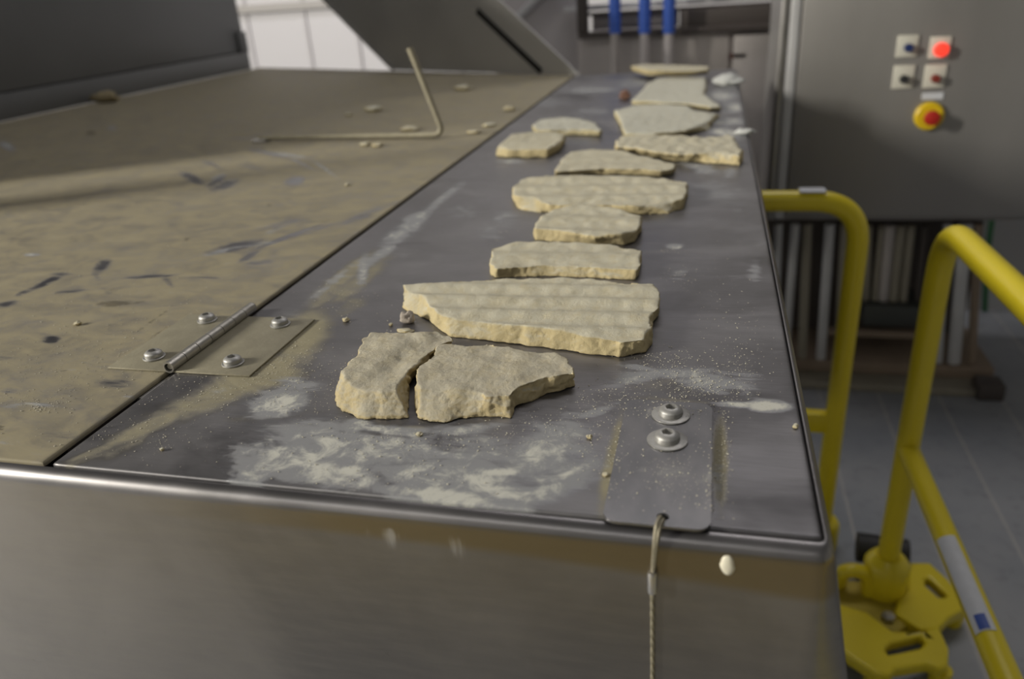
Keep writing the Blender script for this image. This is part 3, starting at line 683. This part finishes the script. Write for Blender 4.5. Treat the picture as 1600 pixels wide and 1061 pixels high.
# crumbs broken off the cakes
CR = 'loose crumbs'
def lump(name, label, px, py, r, hz, m, seed, z=T, cat='crumb', sq=1., group=None):
    c = at_z(px, py, z-T); bm = bmesh.new(); bmesh.ops.create_icosphere(bm, subdivisions=3, radius=1)
    for v in bm.verts:
        p = v.co.copy(); k = 1+.38*noise.noise(p*1.3+Vector((seed*3.1, 0, 0)))+.18*noise.noise(p*3.5+Vector((0, seed, 0)))
        v.co = Vector((p.x*r*k, p.y*r*k*sq, max(0, (p.z*.55+.5)*hz*k)))
    o = link(name, bm, m, smooth=True); o.location = (c[0], c[1], z+.0001)
    return tag(o, label, cat, group)
lump('crumb', 'greyish crumb broken off at the left end of the largest ridged cake', 638, 504, .0065, .0085, M_CHUNKG, 1)
lump('crumb', 'flat pale flake between the left broken piece and the largest ridged cake', 634, 519, .0070, .0025, M_SLAB, 2, sq=.5)
lump('crumb', 'single small crumb left of the largest ridged cake', 541, 502, .0032, .0028, M_SLAB, 4)
lump('crumb', 'tiny crumb touching the left end of the greyish crumb', 611, 509, .0016, .0022, M_SLAB, 5)
lump('crumb', 'small crumb right of the corner plate near the right table edge', 1243, 669, .0017, .0022, M_SLABW, 6)
lump('crumb', 'small round crumb just left of the corner plate', 921, 685, .0018, .0022, M_SLAB, 7)
lump('crumb', 'crumb at the left border of the corner plate', 946, 744, .0018, .0018, M_SLAB, 8)
lump('crumb', 'crumb stuck under the crack between the two broken pieces', 656, 680, .0022, .0016, M_SLAB, 9)
lump('crumb', 'small crumb on bare steel between gap and front edge', 254, 704, .0014, .0018, M_SLABW, 10)
lump('crumb', 'reddish brown crumb left of the flat pale cake', 977, 155, .013, .016, mat('red_brown_crumb', (.24, .13, .09), .9, 0, .3, 90, .4, 200), 11, sq=.6)
lump('powder_heap', 'small white heap by the right table edge at the far end', 1137, 133, .036, .022, M_POWDER, 12, cat='powder')
lump('powder_heap', 'white powder heap hanging at the right table edge beside the crumbly cake', 1164, 210, .016, .009, M_POWDER, 13, cat='powder', sq=.7)
for i, (px, py, r, h, s, wh) in enumerate(((583, 174, .022, .010, .7, 'farthest crumb on the lid left of the bent rod'), (641, 204, .020, .008, .7, 'beige crumb on the lid just left of the foot of the bent rod'), (571, 228, .010, .006, .8, 'left of two small crumbs on the lid before the lying part of the rod'), (590, 229, .010, .006, .8, 'right of two small crumbs on the lid before the lying part of the rod'),
        (724, 141, .024, .012, .7, 'crumb on the lid near the foot of the slanted chute'), (740, 208, .014, .005, .6, 'flat pale flake on the lid right of the rod foot'), (764, 198, .013, .006, .7, 'pale crumb on the lid by the gap, left of the paired cakes'), (796, 173, .013, .009, .8, 'crumb on the lid close to the gap far back'),
        (543, 290, .0034, .003, 1, 'tiny white crumb on the bare middle of the lid'), (122, 508, .0030, .003, 1, 'crumb on the lid left behind the hinge'), (545, 181, .010, .005, .6, 'tiny crumb left of the farthest crumb on the lid'))):
    lump('crumb', wh, px, py, r, h, M_SLAB if i % 2 else M_SLABW, 20+i, sq=s)
lump('crumb', 'crumbly lump of dough at the foot of the guard wall', 168, 160, .05, .03, mat('dim_crumb', (.30, .25, .15), .9, 0, .3, 60, .4, 200), 33, sq=.5)

# loose powder grains: nobody could count them
def grains():
    rnd = random.Random(5); bm_v = []; bm_f = []
    def add(x, y, r, z=T):
        if x > XR-.003 or y < YF+.003 or (abs(x-XG) < .007): return
        i0 = len(bm_v); a0 = rnd.random()*6
        for k in range(4): a = a0+k*PI/2; bm_v.append((x+r*math.cos(a)*rnd.uniform(.7, 1.2), y+r*math.sin(a)*rnd.uniform(.7, 1.2), z+r*.5))
        bm_v.append((x, y, z+r*rnd.uniform(.9, 1.4))); bm_v.append((x, y, z+.00005))
        for k in range(4):
            k2 = (k+1) % 4; bm_f.append((i0+k, i0+k2, i0+4)); bm_f.append((i0+k2, i0+k, i0+5))
    clouds = ((1090, 600, 70, 30, 520), (1040, 560, 60, 18, 200), (1160, 560, 40, 60, 160), (1060, 430, 25, 16, 60), (1050, 390, 18, 5, 30), (960, 620, 60, 30, 200), (930, 690, 30, 50, 90), (1130, 700, 14, 80, 170), (1115, 760, 16, 40, 120), (960, 720, 14, 80, 80),
              (700, 690, 160, 20, 260), (600, 740, 160, 30, 160), (450, 560, 60, 30, 240), (400, 600, 120, 30, 260), (270, 550, 130, 60, 420), (100, 560, 110, 60, 380), (60, 630, 60, 12, 130), (250, 660, 130, 50, 200), (500, 620, 60, 60, 200), (540, 470, 60, 30, 120),
              (640, 530, 50, 20, 70), (860, 660, 70, 20, 120), (1050, 740, 60, 60, 200), (1045, 650, 60, 12, 140), (800, 360, 30, 20, 30), (1130, 470, 50, 80, 90), (200, 460, 200, 60, 200), (60, 640, 12, 5, 60), (175, 690, 100, 20, 120))
    for cx, cy, sx, sy, n in clouds:
        for _ in range(n):
            p = at_z(rnd.gauss(cx, sx*.6), rnd.gauss(cy, sy*.6)); onp = -.045 < p[0] < .0085 and p[1] < .4375
            add(p[0], p[1], rnd.choice((.00022, .0003, .0003, .0004, .0006))*rnd.uniform(.7, 1.2), T+.0027 if onp else T)
    me = bpy.data.meshes.new('powder_grains'); me.from_pydata(bm_v, [], bm_f); me.update()
    return tag(link('powder_grains', me, mat('grain', (.58, .55, .45), .9)), 'fine beige powder grains scattered over the table, lid and hinge', 'powder', kind='stuff')
grains()

# ---------------------------------------------------------------- guard wall on the left, lamp light passes its near end
XW = -1.90
guard = thing('guard_wall', 'tall dark grey steel guard panel along the left side of the lid', 'panel', (XW, 1.8, T))
part('lower_flange', box(XW-.03, XW, .60, 3.085, T, T+.070, bev=.002), M_GUARD, guard)
part('upper_panel', box(XW-.04, XW-.006, .60, 3.078, T+.074, T+.60, bev=.002), M_GUARD, guard)
part('added_light_block', box(XW-.05, XW-.004, 1.15, 3.078, T+.602, T+.86, bev=.002), M_GUARD, guard)  # unseen board added to keep the lamp light off the chute
part('seam', box(XW-.035, XW-.010, .61, 3.075, T+.070, T+.074), M_DARK, guard)
part('end_post', box(XW-.04, XW-.004, .36, .43, T, T+.60, bev=.002), M_GUARD, guard)
part('end_strip', box(XW-.028, XW+.002, 3.03, 3.09, T+.070, T+.15, bev=.002), M_GUARD, guard)

# slanted chute standing along the far edge of the lid
cA = at_z(615, 110)[:2]; cB = at_z(905, 118)[:2]; cdv = (cB-cA)/np.linalg.norm(cB-cA); cnv = np.array([-cdv[1], cdv[0]])
def chute_pt(px, py):
    d = R@_ray(px, py); t = ((cA-CAM[:2])@cnv)/(d[:2]@cnv); w = CAM+d*t; return (w[:2]-cA)@cdv, w[2]
def chute_plate(poly, off, th):
    bm = bmesh.new(); r = []
    for o_ in (off, off+th):
        r.append([bm.verts.new((*(cA+cdv*u+cnv*o_), z)) for u, z in poly])
    n = len(poly)
    for k in range(n): bm.faces.new((r[0][k], r[0][(k+1) % n], r[1][(k+1) % n], r[1][k]))
    bm.faces.new(r[0]); bm.faces.new(r[1][::-1]); return bm
def ext(a, b, z):                                # carry a slanting edge further up
    t = (z-a[1])/(b[1]-a[1]); return (a[0]+(b[0]-a[0])*t, z)
l0, l1, r0, r1 = chute_pt(615, 112), chute_pt(505, 0), chute_pt(905, 118), chute_pt(780, 0)
s0, s1 = chute_pt(846, 112), chute_pt(746, 17)
chute = thing('slanted_chute', 'dark grey steel chute plate slanting up from the far end of the lid', 'chute', (*((cA+cB)/2), T))
zt = T+.62
part('side_plate', chute_plate([(l0[0], T+.001), (r0[0], T+.001), ext(r0, r1, zt), ext(l0, l1, zt)], 0, .006), M_CHUTE, chute)
dv = np.array([s1[0]-s0[0], s1[1]-s0[1]]); dv /= np.linalg.norm(dv); nv = np.array([dv[1], -dv[0]])*.009
part('slot_strip', chute_plate([(s0[0]-nv[0], s0[1]-nv[1]), (s0[0]+nv[0], s0[1]+nv[1]), (s1[0]+nv[0], s1[1]+nv[1]), (s1[0]-nv[0], s1[1]-nv[1])], -.004, .0035), M_DARK, chute)
q1 = ext(l0, l1, zt)
part('edge_fold', chute_plate([(l0[0], T+.001), (l0[0]+.014, T+.001), (q1[0]+.014, zt), (q1[0], zt)], -.010, .0095), M_CHUTE, chute)
part('floor_plate', chute_plate([(l0[0]+.01, T+.001), (l0[0]+.02, T+.001), ext((l0[0]+.02, T), (l1[0]+.02, l1[1]), zt), ext((l0[0]+.01, T), (l1[0]+.01, l1[1]), zt)], .006, .294), M_CHUTE, chute)

# bent rod on the lid
b0 = at_z(692, 210, .008); topp = at_y(640, 75, b0[1]+.01); f0 = at_z(405, 215, .008)
rod = thing('bent_rod', 'bare steel rod bent upright near its end, long leg lying on the lid', 'rod', (b0[0], b0[1], T))
pts = rounded([(f0[0], f0[1], T+.0075), (b0[0]+.002, b0[1], T+.0075), tuple(topp)], .022, 8)
part('rod', tube(bmesh.new(), pts, [.0045]+[.0052]*(len(pts)-2)+[.0062], 14), M_DUSTYSTEEL, rod)
part('clip', box(f0[0]-.01, f0[0]+.02, f0[1]-.012, f0[1]+.012, T+.0002, T+.006, bev=.002), M_STEEL, rod)

# ---------------------------------------------------------------- yellow guard rails
def wp(w): return (float(w[0]), float(w[1]), float(w[2]))
TR = .0190
foot = at_z(1374, 948, -.9); y2 = foot[1]
g2 = thing('guard_rail', 'yellow tubular guard rail on the right, on a slotted cast base, with a white sticker', 'railing', (foot[0], y2, 0))
x2 = float(foot[0]); zt2 = at_y(1488, 352, y2)[2]; xo = .18
pt = rounded([(x2, y2, .05), (x2, y2, zt2), (x2+.03, y2-1.15, zt2+.005)], .085, 12)
part('post_and_top_rail', tube(bmesh.new(), pt, TR, 20), M_YEL, g2)
zm = at_y(1428, 700, y2)[2]
part('mid_rail', tube(bmesh.new(), [(x2, y2, zm), (x2+.03, y2-1.15, zm-.03)], TR*.92, 18), M_YEL, g2)
def on_mid(t): return Vector((x2+.03*t, y2-1.15*t, zm-.03*t))
def wrap_label(t0, t1, m, a0, a1, rr):
    bm = bmesh.new(); A, B = on_mid(t0), on_mid(t1); ax = (B-A).normalized(); u = Vector((0, 0, 1)); u = (u-ax*u.dot(ax)).normalized(); w = ax.cross(u)
    g = [[bm.verts.new(P+(u*math.cos(a)+w*math.sin(a))*r_) for a in np.linspace(a0, a1, 12)] for P in (A, B) for r_ in (rr, rr-.0008)]
    for k in range(11):
        bm.faces.new((g[0][k], g[0][k+1], g[2][k+1], g[2][k])); bm.faces.new((g[1][k], g[3][k], g[3][k+1], g[1][k+1]))
        bm.faces.new((g[0][k], g[1][k], g[1][k+1], g[0][k+1])); bm.faces.new((g[2][k], g[2][k+1], g[3][k+1], g[3][k]))
    return bm
part('sticker', wrap_label(.22, .375, M_LABEL, -.25, 1.25, TR*.92+.0012), M_LABEL, g2)['label'] = 'white sticker'
part('sticker_mark', wrap_label(.352, .373, M_BLUELBL, .1, .8, TR*.92+.0020), M_BLUELBL, g2)['label'] = 'dark blue mark'
lathe_c = (x2, y2, .035)
part('socket', lathe(bmesh.new(), lathe_c, [(.036, 0), (.040, .008), (.040, .075), (.034, .085), (.025, .095)], 24), M_YEL, g2)
part('rear_post', tube(bmesh.new(), [(x2+.03, y2-1.14, 0), (x2+.03, y2-1.14, zt2-.02)], TR, 16), M_YEL, g2)

y1 = 1.44
c1 = at_y(1352, 420, y1); b1 = at_y(1300, 845, y1); x1 = float(c1[0]*.5+b1[0]*.5)-.022; zt1 = at_y(1235, 314, y1)[2]
g1 = thing('guard_rail', 'yellow tubular guard rail close behind the table, its top rail passing behind the table edge', 'railing', (x1, y1, 0))
pt = rounded([(x1, y1, .06), (x1, y1, zt1), (.094, y1, zt1)], .125, 14)
part('post_and_top_rail', tube(bmesh.new(), pt, TR, 20), M_YEL, g1)
zc = at_y(1280, 658, y1)[2]
part('cross_rail', box(.094, x1-.005, y1-.012, y1+.012, zc-.022, zc+.022, bev=.004), M_YEL, g1)
part('socket', lathe(bmesh.new(), (x1, y1, .0), [(.034, 0), (.036, .01), (.036, .06), (.030, .07), (.022, .075)], 24), M_YEL, g1)
w = at_y(1269, 300, y1); part('sticker', box(w[0]-.022, w[0]+.022, y1-.014, y1+.016, zt1+TR-.001, zt1+TR+.0015), M_LABEL, g1)['label'] = 'small white sticker'

# cast base with slotted feet
ZB = .055
def fl(px, py, z=ZB): w = at_z(px, py, z-.9); return (float(w[0]), float(w[1]))
base = g2
def plate_px(name, poly, hole, z0, z1, m):
    P = [fl(*p, z1) for p in poly]; Hh = [[fl(*p, z1) for p in h] for h in hole]
    bm = prism(bmesh.new(), P, z0, z1, Hh)
    o = part(name, bm, m, base, 30)
    bv = o.modifiers.new('bevel', 'BEVEL'); bv.width = .006; bv.segments = 3; bv.limit_method = 'ANGLE'; bv.angle_limit = math.radians(50)
    return o
plate_px('front_foot', [(1290, 945), (1318, 944), (1356, 956), (1394, 985), (1446, 984), (1466, 975), (1483, 1012), (1482, 1040), (1466, 1045), (1450, 1036), (1400, 1044), (1390, 1056), (1368, 1052), (1325, 1024), (1300, 1005)],
         [[(1382, 1012), (1392, 1003), (1440, 992), (1446, 1004), (1436, 1012), (1388, 1022)]], .030, .055, M_YEL)
plate_px('side_foot', [(1418, 878), (1452, 878), (1482, 905), (1509, 941), (1504, 953), (1485, 963), (1466, 982), (1440, 984), (1398, 958), (1402, 935), (1418, 920)],
         [[(1444, 904), (1452, 902), (1480, 928), (1478, 933), (1468, 933), (1446, 914)]], .030, .055, M_YEL)
plate_px('centre_plate', [(1290, 915), (1330, 905), (1380, 910), (1430, 925), (1440, 960), (1400, 990), (1350, 965), (1300, 955)], [], .022, .046, M_YELD)
wl = [Vector((*fl(1312, 905, .06), .05)), Vector((*fl(1316, 890, .10), .095)), Vector((*fl(1338, 890, .10), .100)), Vector((*fl(1356, 902, .08), .085)), Vector((*fl(1358, 925, .05), .045))]
part('loop_handle', tube(bmesh.new(), rounded(wl, .03, 6), .014, 12), M_YEL, base)
ax0 = Vector((*fl(1345, 893, .05), .062)); ax1 = Vector((*fl(1425, 898, .05), .062))
part('rubber_roller', tube(bmesh.new(), [ax0+Vector((0, .06, 0)), ax1+Vector((0, .045, 0))], .030, 20), M_BLACK, base)
for px, py in ((1480, 1038), (1376, 1044), (1500, 944), (1432, 886), (1300, 996)):
    c = fl(px, py); part('foot_pad', lathe(bmesh.new(), (c[0]-.004, c[1]+.008, 0), [(.016, 0), (.018, .01), (.018, .034)], 16), M_YEL, base)
bm = lathe(bmesh.new(), (*fl(1388, 962), .046), [(.012, 0), (.012, .010), (.008, .014)], 6); part('bolt', bm, M_STEEL, base)

# ---------------------------------------------------------------- control cabinet
YC = 2.20
cl = at_y(1212, 150, YC); cb = at_y(1400, 345, YC)[2]; cx0 = at_y(1211, 150, YC)[0]; cx1 = cx0+1.05; ctop = cb+1.30
cabinet = thing('control_cabinet', 'large brushed steel control cabinet with push buttons on its face', 'cabinet', (float(cx0+.5), YC+.2, cb))
part('body', box(cx0, cx1, YC+.012, YC+.42, cb, ctop, bev=.006, seg=3), M_CABINET, cabinet)
dx0 = at_y(1247, 100, YC)[0]
part('door', box(dx0, cx1-.02, YC-.006, YC+.010, cb+.012, ctop-.02, bev=.004, seg=2), M_CABINET, cabinet)
part('corner_strip', box(cx0+.004, at_y(1226, 100, YC)[0], YC+.002, YC+.014, cb+.004, ctop-.004, bev=.003), M_STEEL, cabinet)
part('corner_strip', box(at_y(1229, 100, YC)[0], dx0-.004, YC-.002, YC+.014, cb+.004, ctop-.004, bev=.004), M_SLAT, cabinet)
yd = YC-.006
def button(name, px, py, wpx, hpx, m, r, lamp=False, label=None, ox=0, oy=0):
    c = at_y(px, py, yd); e = at_y(px+wpx/2, py, yd)[0]-c[0]; hh = abs(at_y(px, py+hpx/2, yd)[2]-c[2])
    p = part(name, box(c[0]-e, c[0]+e, yd-.005, yd, c[2]-hh, c[2]+hh, bev=.0015), M_CREAM, cabinet)
    b = at_y(px+ox, py+oy, yd)
    kb = lathe(bmesh.new(), (b[0], yd-.005, b[2]), [(r, 0), (r, .010), (r*.92, .016), (r*.5, .019 if lamp else .016)], 24, 'y')
    off = Vector(cabinet.location); kb2 = link('push_button' if not lamp else 'indicator_lamp', kb, m); kb2.data.transform(Matrix.Translation(-off)); kb2.parent = p; smooth_by_angle(kb2, 40)
    if label: kb2['label'] = label
button('button_plate', 1417, 72, 33, 34, M_DKBLUE, .0100, label='dark blue push button', ox=1, oy=2)
button('button_plate', 1468, 74, 33, 34, M_REDLAMP, .0165, True, 'glowing red lamp', ox=1, oy=3)
button('button_plate', 1411, 120, 33, 36, M_BLACK, .0100, label='black push button', oy=3)
button('button_plate', 1460, 119, 34, 36, M_DKRED, .0100, label='dark red push button', oy=3)
w = at_y(1457, 150, yd); part('name_plate', box(w[0]-.024, w[0]+.024, yd-.003, yd, w[2]-.008, w[2]+.008), M_LABEL, cabinet)['label'] = 'narrow white strip'
w = at_y(1451, 181, yd)
def disc(name, r0, r1, y0_, y1_, m, root, nn=32, dome=.0):
    bm = lathe(bmesh.new(), (w[0], 0, w[2]), [(r0, -y0_), (r0, -(y0_*.3+y1_*.7)), (r1, -y1_)], nn, 'y')
    for v in bm.verts: v.co.y = -v.co.y if False else v.co.y
    return bm
def ycyl(cx, cz, ys, rs, n=32):
    bm = bmesh.new(); Rg = [[bm.verts.new((cx+r*math.cos(2*PI*k/n), y, cz+r*math.sin(2*PI*k/n))) for k in range(n)] for y, r in zip(ys, rs)]
    for A_, B_ in zip(Rg, Rg[1:]):
        for k in range(n): bm.faces.new((A_[k], A_[(k+1) % n], B_[(k+1) % n], B_[k]))
    bm.faces.new(Rg[0]); bm.faces.new(Rg[-1][::-1]); return bm
M_YELB = mat('yellow_disc', (.72, .50, .01), .4)
est = part('emergency_stop', ycyl(w[0], w[2], (yd, yd-.010, yd-.014), (.0345, .0345, .030)), M_YELB, cabinet, 30); est['label'] = 'yellow round collar'
kn = ycyl(w[0], w[2], (yd-.014, yd-.030, yd-.032, yd-.042, yd-.045), (.010, .011, .0185, .0175, .010))
kk = link('stop_knob', kn, M_RED); kk.data.transform(Matrix.Translation(-Vector(cabinet.location))); kk.parent = est; smooth_by_angle(kk, 40); kk['label'] = 'red mushroom knob'

# slatted machine under the cabinet
YM = 2.26
mach = thing('slatted_machine', 'dark machine frame with a row of upright bars, standing under the control cabinet', 'machine', (.6, YM+.1, 0))
def xz(px, py, y): w_ = at_y(px, py, y); return float(w_[0]), float(w_[2])
zb = .02
xa = xz(1190, 580, YM)[0]; xb = xz(1548, 590, YM)[0]
part('base_beam', box(max(xa-.3, .125), xb, YM-.02, YM+.30, zb-.02, zb+.035, bev=.004), M_BROWN, mach)
part('front_sill', box(max(xa-.3, .125), xb-.05, YM-.10, YM-.022, 0, .022, bev=.003), M_SLATB, mach)
part('back_panel', box(max(xa-.3, .125), xb-.03, YM+.22, YM+.25, zb+.035, cb-.004), M_MACHD, mach)
part('top_beam', box(max(xa-.3, .125), xb-.02, YM+.02, YM+.20, cb-.022, cb-.004, bev=.003), M_MACH, mach)
def bar(px0, py0, px1, py1, wd, m, y=YM, nm='bar'):
    a = at_y(px0, py0, y); b = at_y(px1, py1, y)
    part(nm, tube(bmesh.new(), [wp(a), wp(b)], wd, 12), m, mach)
for px0, px1, wd, m in ((1217, 1208, .011, M_SLAT), (1243, 1226, .012, M_SLAT), (1262, 1253, .013, M_SLATB), (1297, 1282, .014, M_SLAT), (1320, 1310, .012, M_SLATB), (1481, 1466, .011, M_SLAT), (1509, 1490, .018, M_SLAT), (1529, 1518, .012, M_BROWN)):
    bar(px0, 350, px1, 566, wd, m)
for px0, px1, wd, m in ((1358, 1352, .010, M_SLATB), (1378, 1365, .010, M_SLATB), (1391, 1378, .016, M_MACH), (1408, 1394, .014, M_SLATB), (1424, 1410, .012, M_SLATB), (1446, 1432, .008, M_MACHD)):
    bar(px0, 352, px1, 478, wd, m, YM+.05, 'short_bar')
x0_, z1_ = xz(1352, 478, YM); x1_, z0_ = xz(1440, 512, YM)
part('drive_box', box(x0_, x1_, YM+.0, YM+.16, z0_, z1_, bev=.006), mat('drive_green_grey', (.06, .065, .06), .5, .2), mach)
x0_, z1_ = xz(1350, 518, YM); x1_, z0_ = xz(1440, 530, YM)
part('cross_bar', box(x0_-.1, x1_, YM-.0, YM+.03, z0_, z1_, bev=.002), M_BROWN, mach)
for px in (1535,):
    x0_, z1_ = xz(1516, 600, YM-.05); part('foot', box(x0_, x0_+.07, YM-.12, YM-.05, 0, .05, bev=.006), M_MACHD, mach)
# plain grey partition behind, right of the machine, and a cable hanging before it
YP = float(at_z(1570, 486, -.9)[1])
wl0 = at_y(1534, 350, YP)
part_w = link('partition_panel', box(wl0[0], wl0[0]+2.2, YP, YP+.04, .0, 1.45, bev=.004), mat('partition_grey', (.50, .50, .51), .7, 0, .06, 2))
tag(part_w, 'plain grey partition panel behind the machine at the right frame edge', 'panel')
w0_ = at_y(1549, 345, YP-.03); w1_ = at_y(1541, 475, YP-.03)
tag(link('hanging_cable', tube(bmesh.new(), rounded([wp(w0_+np.array([0, 0, .35])), wp(w0_), (float(w0_[0]+.012), YP-.03, float(.5*w0_[2]+.5*w1_[2])), (float(w1_[0]), YP-.03, .012)], .1, 6), .009, 10), M_GREEN, smooth=True), 'green cable hanging in front of the grey partition', 'cable')

# ---------------------------------------------------------------- machinery beyond the table
YB = 3.0
def pbox(root, name, px0, py0, px1, py1, m, y=YB, dp=.05, bev=.003, zlo=None, zhi=None):
    a = at_y(px0, (py0+py1)/2, y)[0]; b = at_y(px1, (py0+py1)/2, y)[0]; zt_ = at_y((px0+px1)/2, py0, y)[2]; zb_ = at_y((px0+px1)/2, py1, y)[2]
    if zlo is not None: zb_ = zlo
    if zhi is not None: zt_ = zhi
    return part(name, box(a, b, y, y+dp, zb_, zt_, bev=bev), m, root)
rk = thing('machine_housing', 'brownish grey steel machine housing beyond the far end of the table', 'machine', (0, YB+.2, 0))
pbox(rk, 'housing', 903, 50, 1216, 125, M_MACH, YB+.12, .5, zlo=0)
pbox(rk, 'front_panel', 965, 54, 1138, 125, mat('panel_steel', (.55, .51, .49), .5, .3, .15, 4), YB+.10, .02, zlo=.1)
pbox(rk, 'rear_frame', 903, 12, 1216, 17, M_MACHD, YB+.12, .06)
pbox(rk, 'upper_beam', 1062, 12, 1216, 49, M_MACHD, YB+.08, .08)
pbox(rk, 'upper_panel', 925, 18, 1060, 44, mat('upper_panel_grey', (.42, .39, .39), .5, .3, .1, 3), YB+.16, .03)
pbox(rk, 'shelf', 903, 44, 1216, 54, M_MACHD, YB+.06, .10)
pbox(rk, 'post', 901, 0, 917, 52, M_MACHD, YB+.05, .05, zhi=T+.9)
pbox(rk, 'top_rail', 880, 0, 1216, 9, M_SLAT, YB+.15, .06)
pbox(rk, 'grip', 1140, 83, 1167, 92, mat('grip_brown', (.12, .06, .05), .5), YB+.08, .03)
pbox(rk, 'side_panel', 1145, 54, 1210, 125, M_MACH, YB+.08, .03, zlo=.1)
pbox(rk, 'side_column', 770, -60, 902, 125, mat('column_grey', (.50, .47, .475), .6, .1, .1, 3), YB+.22, .06, zlo=0)
for i, px in enumerate((961, 1007, 1045)):
    a = at_y(px, 52, YB); t_ = thing('hanging_tube', ('leftmost', 'middle', 'rightmost')[i]+' of the three upright tubes with blue upper ends beyond the table', 'tube', (float(a[0]), YB, float(a[2])), 'blue topped tubes')
    bt = at_y(px-(4 if i else 2), 118, YB)
    part('grey_lower_end', tube(bmesh.new(), [(a[0], YB, a[2]), (a[0], YB, bt[2]-.3)], .017, 16), M_PINKTUBE if i else M_MACH, t_)
    part('blue_upper_end', tube(bmesh.new(), [(a[0], YB, a[2]), (a[0], YB, T+.75)], .021, 16), M_BLUE, t_)
a = at_y(822, 14, 3.2); b = at_y(858, -20, 3.2)
tag(link('diagonal_brace', tube(bmesh.new(), [wp(a+(a-b)*3.0), wp(a+(b-a)*4)], .016, 14), M_SLAT, smooth=True), 'thin grey diagonal brace right behind the slanted chute', 'brace')

# yellow walkway paint on the floor on the viewer's side, mirrored in the front face
structure(link('trim_9', box(-3.5, 2.2, -.95, -.665, .0005, .002), mat('walkway_yellow', (.62, .44, .02), .5, 0, .12, 5)))
